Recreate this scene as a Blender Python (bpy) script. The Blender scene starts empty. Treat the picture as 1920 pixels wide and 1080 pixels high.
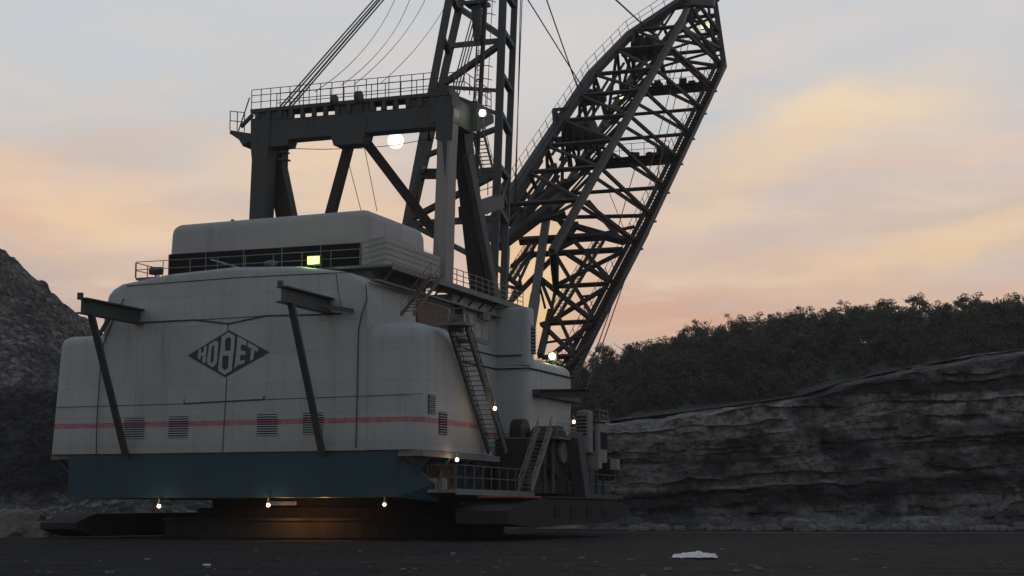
import bpy, bmesh, math, random
from mathutils import Vector, noise, Matrix
random.seed(7)
R=math.radians
S=bpy.context.scene
COL=S.collection
# ---------------------------------------------------------------- camera
F=3200.; PITCH=math.atan(425/3200); CZ=2.0
cam=bpy.data.cameras.new('camera'); cam.lens=60; cam.sensor_width=36; cam.clip_end=9000; cam.clip_start=.5
co=bpy.data.objects.new('camera',cam); COL.objects.link(co); co.location=(0,0,CZ); co.rotation_euler=(R(90)+PITCH,0,0)
S.camera=co
# ---------------------------------------------------------------- dusk sky
W=bpy.data.worlds.new('World'); S.world=W; W.use_nodes=True
class NT:
    def __init__(s,t): s.t=t; s.n=t.nodes; s.l=t.links
    def put(s,sock,v):
        if v is None: return
        if hasattr(v,'is_linked'): s.l.new(v,sock)
        else:
            if isinstance(v,(tuple,list)) and len(sock.default_value)==4 and len(v)==3: v=(*v,1)
            sock.default_value=v
    def math(s,op,a,b=None,c=None,clamp=False):
        n=s.n.new('ShaderNodeMath'); n.operation=op; n.use_clamp=clamp
        for i,v in enumerate((a,b,c)):
            if v is not None: s.put(n.inputs[i],v)
        return n.outputs[0]
    def mix(s,f,a,b,mode='MIX'):
        n=s.n.new('ShaderNodeMix'); n.data_type='RGBA'; n.blend_type=mode
        s.put(n.inputs[0],f); s.put(n.inputs[6],a); s.put(n.inputs[7],b); return n.outputs[2]
    def ramp(s,f,st,interp='LINEAR'):
        n=s.n.new('ShaderNodeValToRGB'); s.put(n.inputs[0],f); n.color_ramp.interpolation=interp
        e=n.color_ramp.elements
        while len(e)<len(st): e.new(.5)
        for i,(p,c) in enumerate(st):
            e[i].position=p
            if isinstance(c,(int,float)): c=(c,c,c)
            e[i].color=(*c,1)
        return n.outputs[0]
    def noise(s,vec,scale,detail=4,rough=.5,dist=0,dim='3D'):
        n=s.n.new('ShaderNodeTexNoise'); s.put(n.inputs['Vector'],vec); n.inputs['Scale'].default_value=scale
        n.inputs['Detail'].default_value=detail; n.inputs['Roughness'].default_value=rough; n.inputs['Distortion'].default_value=dist
        return n.outputs[0]
    def mapping(s,vec,sc=(1,1,1),rot=(0,0,0),loc=(0,0,0)):
        n=s.n.new('ShaderNodeMapping'); s.put(n.inputs[0],vec); n.inputs[1].default_value=loc; n.inputs[2].default_value=rot; n.inputs[3].default_value=sc
        return n.outputs[0]
    def sep(s,vec):
        n=s.n.new('ShaderNodeSeparateXYZ'); s.put(n.inputs[0],vec); return n.outputs
    def maprange(s,v,a,b,c=0,d=1):
        n=s.n.new('ShaderNodeMapRange'); n.clamp=True; n.interpolation_type='SMOOTHSTEP'
        for i,x in enumerate((v,a,b,c,d)): s.put(n.inputs[i],x)
        return n.outputs[0]
w=NT(W.node_tree); w.n.clear()
tc=w.n.new('ShaderNodeTexCoord'); gen=tc.outputs['Generated']; X,Y,Z=w.sep(gen)
def srgb(*c): return tuple(((v/255+.055)/1.055)**2.4 if v>10 else v/255/12.92 for v in c)
base=w.ramp(Z,[(0,srgb(204,162,140)),(.085,srgb(206,168,146)),(.125,srgb(210,180,160)),(.18,srgb(206,188,176)),(.235,srgb(196,196,196)),(.30,srgb(194,198,202)),(.6,(.30,.33,.40)),(1,(.22,.25,.33))])
c=base
Yc=w.math('MAXIMUM',Y,.05); su=w.math('DIVIDE',X,Yc); sv=w.math('DIVIDE',Z,Yc); front=w.maprange(Y,.3,.6)
wx=w.math('MULTIPLY',w.math('SUBTRACT',w.noise(gen,7,5,.55),.5),.10); wy=w.math('MULTIPLY',w.math('SUBTRACT',w.noise(w.mapping(gen,sc=(1,1,2),loc=(5,3,1)),9,5,.6),.5),.055)
su=w.math('ADD',su,wx); sv=w.math('ADD',sv,wy)
streak=w.noise(w.mapping(gen,sc=(2.2,1,11),rot=(0,R(16),0)),2.6,6,.6,.4)
def cloud(c,px,py,rx,ry,ang,col,amt):
    # a soft bank of cloud centred on a bearing and elevation
    cc,s_=math.cos(PITCH),math.sin(PITCH); x=(px-960)/3200; y=(540-py)/3200; q=(x,cc-y*s_,s_+y*cc); u0,v0=q[0]/q[1],q[2]/q[1]
    a=R(ang); dx=w.math('SUBTRACT',su,u0); dy=w.math('SUBTRACT',sv,v0)
    p=w.math('ADD',w.math('MULTIPLY',dx,math.cos(a)/(rx/3200)),w.math('MULTIPLY',dy,math.sin(a)/(rx/3200)))
    r=w.math('ADD',w.math('MULTIPLY',dx,-math.sin(a)/(ry/3200)),w.math('MULTIPLY',dy,math.cos(a)/(ry/3200)))
    d=w.math('SQRT',w.math('ADD',w.math('MULTIPLY',p,p),w.math('MULTIPLY',r,r)))
    m=w.math('MULTIPLY',w.math('MULTIPLY',w.maprange(d,1.5,.1),front),w.maprange(streak,.25,.6,.55,1))
    return w.mix(w.math('MULTIPLY',m,amt),c,srgb(*col))
for k in [(950,120,330,130,10,(214,206,202),.6),(1450,100,260,45,12,(212,203,198),.6),(150,90,330,80,0,(192,199,204),.6),
 (150,270,300,40,4,(205,186,172),.6),(90,345,300,62,-8,(226,190,160),.9),(240,410,250,45,-12,(233,200,160),.9),(50,420,160,40,-20,(226,184,152),.7),(70,560,260,85,-8,(180,168,164),.85),(420,300,120,70,-30,(205,192,184),.6),(570,330,170,95,8,(234,203,168),.85),(700,400,120,60,0,(230,190,155),.7),
 (1270,230,190,60,30,(187,194,198),.75),(1330,170,160,40,25,(212,198,188),.5),(1640,215,260,80,10,(232,206,176),.85),(1590,205,130,40,8,(240,215,178),.75),(1420,315,280,66,24,(226,198,168),.8),(1480,375,230,20,18,(204,192,186),.6),(1720,300,260,30,12,(218,190,170),.8),(1820,260,160,24,16,(206,190,184),.5),(1760,440,340,60,10,(222,194,166),.8),(1860,425,190,34,12,(229,200,160),.65),(1750,395,230,16,10,(198,182,172),.6),(1560,450,120,14,0,(205,192,184),.6),(1820,495,170,24,4,(204,192,182),.6),(1680,475,240,30,6,(224,194,160),.5),(1500,520,300,30,4,(212,180,154),.7),(1850,60,160,60,20,(206,200,198),.5),
 (1300,600,330,50,0,(205,160,138),.6),(1010,520,110,130,0,(240,198,132),.95),(1000,420,120,90,0,(232,190,150),.7)]: c=cloud(c,*k)
fs=w.noise(w.mapping(gen,sc=(2,1,10),rot=(0,R(11),0),loc=(2,1,5)),4.5,6,.6,.3)
c=w.mix(w.math('MULTIPLY',w.maprange(fs,.46,.66),w.maprange(Z,.26,  .15,.14,.55)),c,srgb(228,203,178))
c=w.mix(w.math('MULTIPLY',w.maprange(fs,.48,.32),w.maprange(Z,.26,.15,.06,.38)),c,srgb(190,180,176))
# eastern half of the sky (behind the camera) already darker
c=w.mix(1,c,w.mix(w.maprange(Y,.75,-.35),(1,1,1),(.64,.71,.74)),'MULTIPLY')
c=w.mix(1,c,(1.12,1.12,1.13),'MULTIPLY')
sky=w.n.new('ShaderNodeTexSky'); sky.sky_type='NISHITA'; sky.sun_disc=False; sky.sun_elevation=R(3); sky.sun_rotation=R(4)
bg1=w.n.new('ShaderNodeBackground'); w.l.new(c,bg1.inputs[0]); bg1.inputs[1].default_value=1.0
out=w.n.new('ShaderNodeOutputWorld'); w.l.new(bg1.outputs[0],out.inputs[0])
sun=bpy.data.lights.new('sun','SUN'); sun.energy=.25; sun.angle=R(12); sun.color=(1,.72,.5)
so=bpy.data.objects.new('sun',sun); COL.objects.link(so); so.rotation_euler=(R(-82),0,R(-4))
S.view_settings.view_transform='Standard'; S.view_settings.look='None'; S.view_settings.exposure=0; S.view_settings.gamma=1
# ---------------------------------------------------------------- machine frame and view rays
ANG=R(20.4); U=(math.cos(ANG),-math.sin(ANG)); V=(math.sin(ANG),math.cos(ANG)); O=(-22.9,137.9)
CL=(-O[0]*U[0]-O[1]*U[1], -O[0]*V[0]-O[1]*V[1], CZ)
EB=R(36)
def ray(px,py):
    x=(px-960)/F; y=(540-py)/F; cc,s=math.cos(PITCH),math.sin(PITCH); q=(x,cc-y*s,s+y*cc)
    return (q[0]*U[0]+q[1]*U[1], q[0]*V[0]+q[1]*V[1], q[2])
def pt(px,py,a=None,b=None,z=None,h=None,mast=None):
    r=ray(px,py)
    if a is not None: n,d=(1,0,0),a
    elif b is not None: n,d=(0,1,0),b
    elif z is not None: n,d=(0,0,1),z
    elif h is not None: n=(0,-math.sin(EB),math.cos(EB)); d=n[1]*52.6+n[2]*8+h
    else: n=(0,1,-9/28); d=46-33*9/28+mast
    t=(d-sum(n[i]*CL[i] for i in range(3)))/sum(n[i]*r[i] for i in range(3))
    return Vector([CL[i]+t*r[i] for i in range(3)])
# ---------------------------------------------------------------- materials
def mat(name,fn,rough=.7,metal=0,bump=None,spec=.3):
    m=bpy.data.materials.new(name); m.use_nodes=True; t=NT(m.node_tree); b=t.n['Principled BSDF']
    b.inputs['Roughness'].default_value=rough; b.inputs['Metallic'].default_value=metal; b.inputs['Specular IOR Level'].default_value=spec
    tcn=t.n.new('ShaderNodeTexCoord'); t.obj=tcn.outputs['Object']
    g=t.n.new('ShaderNodeNewGeometry'); t.pos=g.outputs['Position']; t.nor=g.outputs['Normal']
    cc=fn(t) if callable(fn) else fn
    t.put(b.inputs['Base Color'],cc)
    if bump:
        bn=t.n.new('ShaderNodeBump'); bn.inputs['Strength'].default_value=bump[1]; bn.inputs['Distance'].default_value=bump[2]
        t.put(bn.inputs['Height'],t.noise(t.pos,bump[0],6,.6)); t.l.new(bn.outputs[0],b.inputs['Normal'])
    return m
def paint(base,stripe=False,dirt=(.16,.14,.12),amt=.45):
    def f(t):
        x,y,z=t.sep(t.obj)
        n=t.noise(t.mapping(t.obj,sc=(1,1,.12)),.9,6,.65)
        n2=t.noise(t.obj,.35,4,.6)
        c=t.mix(t.math('MULTIPLY',t.maprange(n,.48,.78),amt),base,dirt)
        c=t.mix(t.math('MULTIPLY',t.maprange(n2,.4,.7),.35),c,tuple(v*.78 for v in base))
        if stripe:
            s1=t.math('MULTIPLY',t.math('GREATER_THAN',z,9.12),t.math('LESS_THAN',z,9.55))
            wear=t.maprange(t.noise(t.obj,1.6,6,.65),.3,.6,.5,1)
            c=t.mix(t.math('MULTIPLY',s1,wear),c,(.40,.11,.15))
            xy=t.math('ADD',x,y)
            for q,per in ((xy,3.05),(z,2.45)):
                fr=t.math('FRACT',t.math('DIVIDE',t.math('ADD',q,100.3),per)); sm=t.math('LESS_THAN',fr,.018)
                c=t.mix(t.math('MULTIPLY',sm,.35),c,(.14,.14,.135))
            cell=t.math('FLOOR',t.math('DIVIDE',t.math('ADD',xy,100.3),3.05)); cz=t.math('FLOOR',t.math('DIVIDE',t.math('ADD',z,100.3),2.45))
            wn=t.n.new('ShaderNodeTexWhiteNoise'); wn.noise_dimensions='2D'; cb=t.n.new('ShaderNodeCombineXYZ'); t.put(cb.inputs[0],cell); t.put(cb.inputs[1],cz); t.l.new(cb.outputs[0],wn.inputs['Vector'])
            c=t.mix(t.math('MULTIPLY',wn.outputs['Value'],.16),c,(.20,.215,.22))
            cbx=t.n.new('ShaderNodeCombineXYZ'); t.put(cbx.inputs[0],xy); t.put(cbx.inputs[2],z)
            run=t.noise(t.mapping(cbx.outputs[0],sc=(3.2,1,.10)),1.0,4,.6); c=t.mix(t.math('MULTIPLY',t.maprange(run,.60,.72),.16),c,(.15,.11,.085))
            # grime creeping up from the skirt and rust spots
            c=t.mix(t.math('MULTIPLY',t.maprange(z,9.0,7.0),.3),c,(.22,.21,.20))
            sp=t.maprange(t.noise(t.mapping(t.obj,sc=(1,1,.5)),3.1,3,.5),.72,.78)
            c=t.mix(t.math('MULTIPLY',sp,.6),c,(.10,.06,.04))
        return c
    return f
M={}
M['white']=mat('white_paint',paint((.38,.41,.41),True),.6,bump=(.8,.5,.09))
M['roofwhite']=mat('roof_paint',paint((.34,.345,.35)),.6,bump=(1.4,.25,.05))
M['pale']=mat('pale_steel',paint((.26,.255,.24),dirt=(.10,.06,.04),amt=.8),.6)
M['blue']=mat('blue_paint',paint((.018,.058,.082),dirt=(.020,.034,.040),amt=.5),.55)
M['steel']=mat('dark_green_steel',paint((.060,.070,.072),dirt=(.05,.03,.02),amt=.7),.6)
M['boomsteel']=mat('boom_steel',paint((.032,.027,.024),dirt=(.045,.022,.014),amt=.7),.6)
M['grey']=mat('grey_steel',paint((.16,.17,.175),dirt=(.08,.05,.03),amt=.6),.6)
M['cabgrey']=mat('grimy_cab_paint',paint((.20,.205,.205),dirt=(.06,.055,.05),amt=.8),.7)
M['black']=mat('black_gap',(.006,.006,.007),.8)
M['rust']=mat('rusty_rail',paint((.13,.09,.075),dirt=(.08,.04,.03)),.7)
M['rail']=mat('rail_paint',paint((.22,.21,.20),dirt=(.12,.08,.06)),.6)
M['rope']=mat('wire_rope',(.03,.03,.03),.6)
M['mud']=mat('muddy_steel',paint((.022,.022,.022),dirt=(.05,.045,.04),amt=.6),.85)
M['logo']=mat('logo_dark_blue',(.035,.05,.065),.6)
M['orange']=mat('orange_paint',(.30,.08,.05),.6)
M['glass']=mat('cab_glass',(.02,.025,.03),.1)
def emis(name,colr,st):
    m=bpy.data.materials.new(name); m.use_nodes=True; b=m.node_tree.nodes['Principled BSDF']
    b.inputs['Base Color'].default_value=(*colr,1); b.inputs['Emission Color'].default_value=(*colr,1); b.inputs['Emission Strength'].default_value=st
    return m
M['lamp_green']=emis('lamp_yellow_green',(.68,1,.22),1.35); M['lamp_white']=emis('lamp_white',(1,.97,.85),8)
M['lamp_warm']=emis('lamp_warm',(1,.62,.36),9); M['lamp_yellow']=emis('lamp_yellow',(1,.98,.5),1.7); M['moon']=emis('moonlight',(1,.93,.85),1.6)
def gravel(t):
    n=t.noise(t.pos,.09,6,.6); n2=t.noise(t.pos,2.2,8,.75); n3=t.noise(t.mapping(t.pos,sc=(.06,.9,1)),.8,5,.6)
    c=t.ramp(n2,[(.3,(.006,.006,.006)),(.55,(.016,.0158,.0148)),(.75,(.050,.049,.046))])
    c=t.mix(t.math('MULTIPLY',t.maprange(n,.4,.65),.5),c,(.026,.026,.027))
    sp=t.noise(t.mapping(t.pos,sc=(1,.35,1)),3.0,3,.6); c=t.mix(t.math('MULTIPLY',t.maprange(sp,.60,.70),.8),c,(.075,.072,.066))
    c=t.mix(t.math('MULTIPLY',t.maprange(n3,.5,.68),.5),c,(.006,.006,.0065))
    return c
M['ground']=mat('coal_gravel',gravel,.95,bump=(3.,.7,.12),spec=.1)
def cliff(t):
    x,y,z=t.sep(t.pos)
    n=t.noise(t.mapping(t.pos,sc=(.7,.7,1.2)),.15,9,.70); n2=t.noise(t.pos,1.3,9,.75); n3=t.noise(t.mapping(t.pos,sc=(.5,.5,1.2)),.24,8,.7)
    zb=t.math('ADD',z,t.math('MULTIPLY',t.math('SUBTRACT',t.noise(t.pos,.045,4,.6),.5),4))
    zb=t.math('SUBTRACT',zb,t.math('MULTIPLY',x,.05))
    band=t.ramp(t.math('DIVIDE',zb,26),[(.0,.5),(.05,.45),(.07,.10),(.15,.06),(.18,.50),(.31,.55),(.33,.10),(.35,.50),(.44,.35),(.47,.9),(.62,.95),(.64,.15),(.70,.15),(.73,.45),(.80,.25),(.86,.55)])
    vo=t.n.new('ShaderNodeTexVoronoi'); vo.distance='CHEBYCHEV'; t.put(vo.inputs['Vector'],t.mapping(t.pos,sc=(.30,.12,.55))); vo.inputs['Scale'].default_value=1
    blk=t.sep(vo.outputs['Color'])[0]
    v=t.math('MULTIPLY',band,t.maprange(n,.36,.60,.12,1.25)); v=t.math('MULTIPLY',v,t.maprange(blk,0,1,.75,1.15))
    c=t.mix(v,(.024,.024,.026),(.30,.295,.285))
    c=t.mix(t.math('MULTIPLY',t.maprange(n2,.50,.62),.6),c,(.035,.035,.037))
    c=t.mix(t.math('MULTIPLY',t.maprange(n3,.60,.66),.5),c,(.24,.24,.23))
    vd=t.n.new('ShaderNodeTexVoronoi'); vd.distance='CHEBYCHEV'; vd.feature='F2'; t.put(vd.inputs['Vector'],t.mapping(t.pos,sc=(.30,.12,.55))); vd.inputs['Scale'].default_value=1
    ed=t.math('SUBTRACT',vd.outputs['Distance'],vo.outputs['Distance']); c=t.mix(t.math('MULTIPLY',t.maprange(ed,.05,.0),.3),c,(.012,.012,.013))
    return c
M['cliff']=mat('layered_rock',cliff,.95,bump=(.9,1,.5),spec=.1)
def spoil(t):
    n=t.noise(t.pos,.5,8,.7); n2=t.noise(t.pos,.07,4,.6); v=t.n.new('ShaderNodeTexVoronoi'); t.put(v.inputs['Vector'],t.pos); v.inputs['Scale'].default_value=.7
    n=t.noise(t.pos,.9,11,.82)
    c=t.ramp(n,[(.38,(.035,.033,.03)),(.5,(.12,.115,.105)),(.60,(.36,.345,.32))])
    c=t.mix(t.math('MULTIPLY',t.maprange(t.noise(t.mapping(t.pos,sc=(.4,.4,1)),.5,4,.6),.5,.62),.5),c,(.05,.048,.045))
    c=t.mix(t.math('MULTIPLY',t.maprange(n2,.45,.6),.5),c,(.045,.043,.04))
    x,y,z=t.sep(t.pos)
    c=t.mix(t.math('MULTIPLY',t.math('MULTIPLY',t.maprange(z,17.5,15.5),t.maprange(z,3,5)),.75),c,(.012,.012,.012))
    return c
M['spoil']=mat('spoil_rubble',spoil,.95,bump=(1.2,1,1.0),spec=.1)
M['soil']=mat('hill_soil',lambda t:t.ramp(t.noise(t.pos,.1,5,.6),[(.3,(.015,.018,.012)),(.7,(.035,.036,.028))]),.95)
M['rock']=mat('pale_rock',lambda t:t.ramp(t.noise(t.pos,.8,6,.7),[(.3,(.08,.08,.08)),(.7,(.26,.26,.25))]),.95,bump=(2.5,.8,.2),spec=.1)
def leaf(c0,c1):
    return lambda t:t.ramp(t.noise(t.pos,.35,4,.7),[(.3,c0),(.7,c1)])
M['leaf']=mat('dark_foliage',leaf((.045,.052,.036),(.115,.125,.09)),.8,spec=.1)
M['leaf2']=mat('autumn_foliage',leaf((.08,.066,.045),(.15,.115,.075)),.8,spec=.1)
M['bark']=mat('tree_bark',(.05,.04,.03),.9)
M['plastic']=mat('white_plastic_sheet',(.75,.75,.74),.5)
# ---------------------------------------------------------------- mesh helpers
class MB:
    def __init__(s): s.v=[]; s.f=[]
    def hexa(s,p):
        n=len(s.v); s.v+= [tuple(q) for q in p]
        s.f+=[(n,n+3,n+2,n+1),(n+4,n+5,n+6,n+7),(n,n+1,n+5,n+4),(n+1,n+2,n+6,n+5),(n+2,n+3,n+7,n+6),(n+3,n,n+4,n+7)]
    def box(s,a0,a1,b0,b1,z0,z1):
        s.hexa([(a0,b0,z0),(a1,b0,z0),(a1,b1,z0),(a0,b1,z0),(a0,b0,z1),(a1,b0,z1),(a1,b1,z1),(a0,b1,z1)]); return s
    def bar(s,p,q,w,h=None,up=(0,0,1)):
        p=Vector(p); q=Vector(q); h=h or w; d=(q-p).normalized(); up=Vector(up)
        if abs(d.dot(up))>.96: up=Vector((0,1,0))
        x=d.cross(up).normalized()*w/2; y=x.cross(d).normalized()*h/2
        s.hexa([p-x-y,p+x-y,p+x+y,p-x+y,q-x-y,q+x-y,q+x+y,q-x+y]); return s
    def ibeam(s,p,q,w,h,t=.08,up=(0,0,1)):
        p=Vector(p); q=Vector(q); d=(q-p).normalized(); x=d.cross(Vector(up)).normalized(); y=x.cross(d).normalized()
        s.bar(p+y*(h/2-t/2),q+y*(h/2-t/2),w,t,up); s.bar(p-y*(h/2-t/2),q-y*(h/2-t/2),w,t,up); s.bar(p,q,t,h-2*t-.004,up); return s
    def tube(s,p,q,r,n=6,r2=None):
        p=Vector(p); q=Vector(q); d=(q-p).normalized(); r2=r if r2 is None else r2
        u=d.cross(Vector((0,0,1) if abs(d.z)<.9 else (1,0,0))).normalized(); v=d.cross(u); k=len(s.v)
        for i in range(n):
            c=math.cos(2*math.pi*i/n); e=math.sin(2*math.pi*i/n)
            s.v.append(tuple(p+(u*c+v*e)*r)); s.v.append(tuple(q+(u*c+v*e)*r2))
        for i in range(n):
            j=(i+1)%n; s.f.append((k+2*i,k+2*j,k+2*j+1,k+2*i+1))
        s.f.append(tuple(k+2*i for i in range(n))[::-1]); s.f.append(tuple(k+2*i+1 for i in range(n))); return s
    def path(s,ps,r,n=6):
        for i in range(len(ps)-1): s.tube(ps[i],ps[i+1],r,n)
        return s
    def prism(s,poly,ext):
        k=len(s.v); n=len(poly); ext=Vector(ext)
        for p in poly: s.v.append(tuple(p))
        for p in poly: s.v.append(tuple(Vector(p)+ext))
        s.f.append(tuple(range(k,k+n))[::-1]); s.f.append(tuple(range(k+n,k+2*n)))
        for i in range(n):
            j=(i+1)%n; s.f.append((k+i,k+j,k+n+j,k+n+i))
        return s
    def sphere(s,c,r,nu=12,nv=8,sq=(1,1,1)):
        k=len(s.v); c=Vector(c)
        for j in range(nv+1):
            th=math.pi*j/nv
            for i in range(nu):
                ph=2*math.pi*i/nu; s.v.append((c.x+r*sq[0]*math.sin(th)*math.cos(ph),c.y+r*sq[1]*math.sin(th)*math.sin(ph),c.z+r*sq[2]*math.cos(th)))
        for j in range(nv):
            for i in range(nu):
                i2=(i+1)%nu; s.f.append((k+j*nu+i,k+(j+1)*nu+i,k+(j+1)*nu+i2,k+j*nu+i2))
        return s
    def build(s,name,m,parent=None,smooth=False,fix=True):
        me=bpy.data.meshes.new(name); me.from_pydata([tuple(v) for v in s.v],[],s.f)
        if fix and len(s.f)<20000:
            bm=bmesh.new(); bm.from_mesh(me); bmesh.ops.recalc_face_normals(bm,faces=bm.faces); bm.to_mesh(me); bm.free()
        me.materials.append(m if not isinstance(m,str) else M[m])
        if smooth: me.polygons.foreach_set('use_smooth',[True]*len(me.polygons))
        o=bpy.data.objects.new(name,me); COL.objects.link(o); o.parent=parent
        return o
def rbox(name,m,parent,a0,a1,b0,b1,z0,z1,r,sel=None,seg=4,taper=0,slant=0):
    bm=bmesh.new(); vs=[bm.verts.new(p) for p in [(a0,b0,z0),(a1,b0,z0),(a1,b1,z0),(a0,b1,z0),(a0+taper,b0,z1),(a1-taper,b0,z1),(a1-taper,b1,z1),(a0+taper,b1,z1)]]
    for f in [(0,3,2,1),(4,5,6,7),(0,1,5,4),(1,2,6,5),(2,3,7,6),(3,0,4,7)]: bm.faces.new([vs[i] for i in f])
    bm.edges.ensure_lookup_table()
    def top(e): return all(abs(v.co.z-z1)<1e-4 for v in e.verts)
    def ver(e): return abs(e.verts[0].co.z-e.verts[1].co.z)>.5*(z1-z0)
    es=[e for e in bm.edges if (top(e) or ver(e))]
    bmesh.ops.bevel(bm,geom=es,offset=r,segments=seg,profile=.5,affect='EDGES',clamp_overlap=True)
    if slant:
        for v in bm.verts:
            if v.co.y>(b0+b1)/2: v.co.y-=slant*(v.co.z-z0)/(z1-z0)
    me=bpy.data.meshes.new(name); bm.to_mesh(me); bm.free(); me.materials.append(M[m])
    me.polygons.foreach_set('use_smooth',[True]*len(me.polygons))
    o=bpy.data.objects.new(name,me); COL.objects.link(o); o.parent=parent
    try: me.set_sharp_from_angle(angle=R(35))
    except Exception: pass
    return o
def tag(o,label,cat,group=None,kind=None):
    if label: o['label']=label
    if cat: o['category']=cat
    if group: o['group']=group
    if kind: o['kind']=kind
    return o
def one(name,m,parent,p,q,w_,h_=None,up=(0,0,1)): return MB().bar(p,q,w_,h_,up).build(name,m,parent)
def rail(parent,pts,h=1.1,sp=1.6,m='rail',r=.035,levels=(.5,1.),name='railing',top=True):
    mb=MB()
    for i in range(len(pts)-1):
        p=Vector(pts[i]); q=Vector(pts[i+1]); L=(q-p).length; n=max(1,round(L/sp))
        for k in range(n+1):
            if k==0 and i>0: continue
            s=p.lerp(q,k/n); mb.tube(s,s+Vector((0,0,h)),r,5)
        for l in levels: mb.tube(p+Vector((0,0,h*l)),q+Vector((0,0,h*l)),r*.9,5)
    return mb.build(name,m,parent)
# ================================================================ SETTING
def fbm(x,y,z=0,o=4): return noise.fractal(Vector((x,y,z)),1.0,2.0,o)
def grid_obj(name,nx,ny,fn,m,smooth=True):
    vs=[]; fs=[]
    for j in range(ny+1):
        for i in range(nx+1): vs.append(fn(i/nx,j/ny))
    for j in range(ny):
        for i in range(nx):
            a=j*(nx+1)+i; fs.append((a,a+1,a+nx+2,a+nx+1))
    mb=MB(); mb.v=vs; mb.f=fs; return mb.build(name,m,None,smooth,fix=False)
def gfun(u,v):
    y=18+ (v**1.7)*270; x=(u-.5)*(80+y*1.0); z=.10*fbm(x*.07,y*.05)+.06*fbm(x*.35,y*.3,3)+.05*fbm(x*1.1,y*.9,7)-.10*max(0,math.cos((y+x*.12+3*fbm(x*.02,1))*.9))**6
    return (x,y,z*min(1,(y-18)/20)-.03)
g=grid_obj('ground',330,420,gfun,'ground'); tag(g,'dark coal gravel pit floor in front of the excavator','ground',kind='structure')
mb=MB(); mb.v=[(-2500,-500,-.45),(2500,-500,-.45),(2500,3500,-.45),(-2500,3500,-.45)]; mb.f=[(0,1,2,3)]
go=mb.build('terrain','ground'); tag(go,'flat dark land around the mine pit','land',kind='structure')
# highwall
HT=[(-260,12),(-60,13),(0,14),(13,15),(26,16.6),(37,18),(45,19.3),(52,21.6),(60,23.2),(73,25.6),(110,29),(200,31),(300,32)]
def lerpt(T,x):
    if x<=T[0][0]: return T[0][1]
    for (x0,y0),(x1,y1) in zip(T,T[1:]):
        if x<=x1: return y0+(y1-y0)*(x-x0)/(x1-x0)
    return T[-1][1]
def wallf(u,v):
    x=-150+u*370; H=lerpt(HT,x)
    # profile: talus, cliff with ledges, top bench
    if v<.1: t=v/.1; yb=-9+7*t; z=-.4+2.2*t**1.6
    elif v<.88:
        t=(v-.1)/.78; z=1.8+(H-1.8)*t; yb=-2+ t*2
        for lz,d in ((.28,.9),(.52,1.6),(.74,1.3)): yb+=d*max(0,min(1,(t-lz)/.012))
    else: t=(v-.88)/.12; z=H+t*1.2; yb=5+t*14
    n=fbm(x*.07,z*.05,1)*2.4+abs(fbm(x*.16,z*.09,5))*1.6+fbm(x*.5,z*.55,9,5)*.7
    if .1<=v<.88:
        zz=z+x*-.05+fbm(x*.04,3)*1.2; ly=math.floor(zz/1.9+.35*math.sin(math.floor(zz/1.9)*2.3)); wd=2.2+2.6*abs(math.sin(ly*5.1)); bk=math.floor((x+fbm(z*.3,ly)*.8)/wd+ly*.37)
        n+=.6*noise.cell(Vector((bk*1.3+.5,ly*1.7+.5,.5)))+.5*math.sin(ly*3.7)
    if v<.1: z+=.5*abs(fbm(x*.9,yb*.9,31))+.25*noise.cell(Vector((x*.8,yb*.8,1)))
    if v>.88: n*=.6; z+=fbm(x*.2,yb*.3,4)*.5
    k=.5 if v<.1 else 1
    z+=fbm(x*.25,z*.7,12,3)*(.35 if v>.1 else .2)
    return (x,250-x*.02+yb+n*k,z)
g=grid_obj('highwall',900,150,wallf,'cliff',False); tag(g,'layered dark rock highwall behind the excavator','cliff',kind='structure')
# hill behind
def ridge_z(x): return lerpt([(-300,20),(-60,24),(0,28),(11.5,31.5),(24,35),(35,39),(53,42.5),(75,45.5),(95,48.5),(108,47),(138,47),(200,47),(400,50)],x)
def hillz(x,y):
    H=lerpt(HT,x)+1.0; t=max(0,min(1,(y-262)/(470-262))); rz=ridge_z(x*470/max(y,300)*1.0)
    return H+(rz-H)*(t**1.15)+fbm(x*.02,y*.02)*3*min(1,t*3)
def hillf(u,v):
    y=262+v*330; x=-330+u*760; z=hillz(x,y)
    if y>470: z=hillz(x,470)-(y-470)*.12
    return (x,y,z)
g=grid_obj('hill',140,70,hillf,'soil'); tag(g,'rising hill behind the highwall','hill',kind='structure')
# spoil heap
def spz(x,y):
    a=.80*(-27.5-x); b=.80*(y-172); m=min(a,b); k=6; 
    m=-k*math.log(math.exp(-a/k)+math.exp(-b/k)) if max(abs(a),abs(b))<300 else m
    m=min(m,75)
    return m
def spf(u,v):
    x=-190+u*185; y=150+v*130; z=spz(x,y)
    z+=fbm(x*.05,y*.05)*.8+fbm(x*.25,y*.25,5)*.9+fbm(x*.9,y*.9,8)*.5-.5*abs(fbm(x*.06+y*.02,(x-y)*.015,21))*2+.5*noise.cell(Vector((x*.5,y*.5,0)))*max(0,fbm(x*.1,y*.1,44))*2
    return (x,y,max(z,-1.2))
g=grid_obj('spoil_heap',360,260,spf,'spoil',False); tag(g,'grey brown rubble spoil heap rising at the left','spoil heap',kind='structure')
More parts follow.
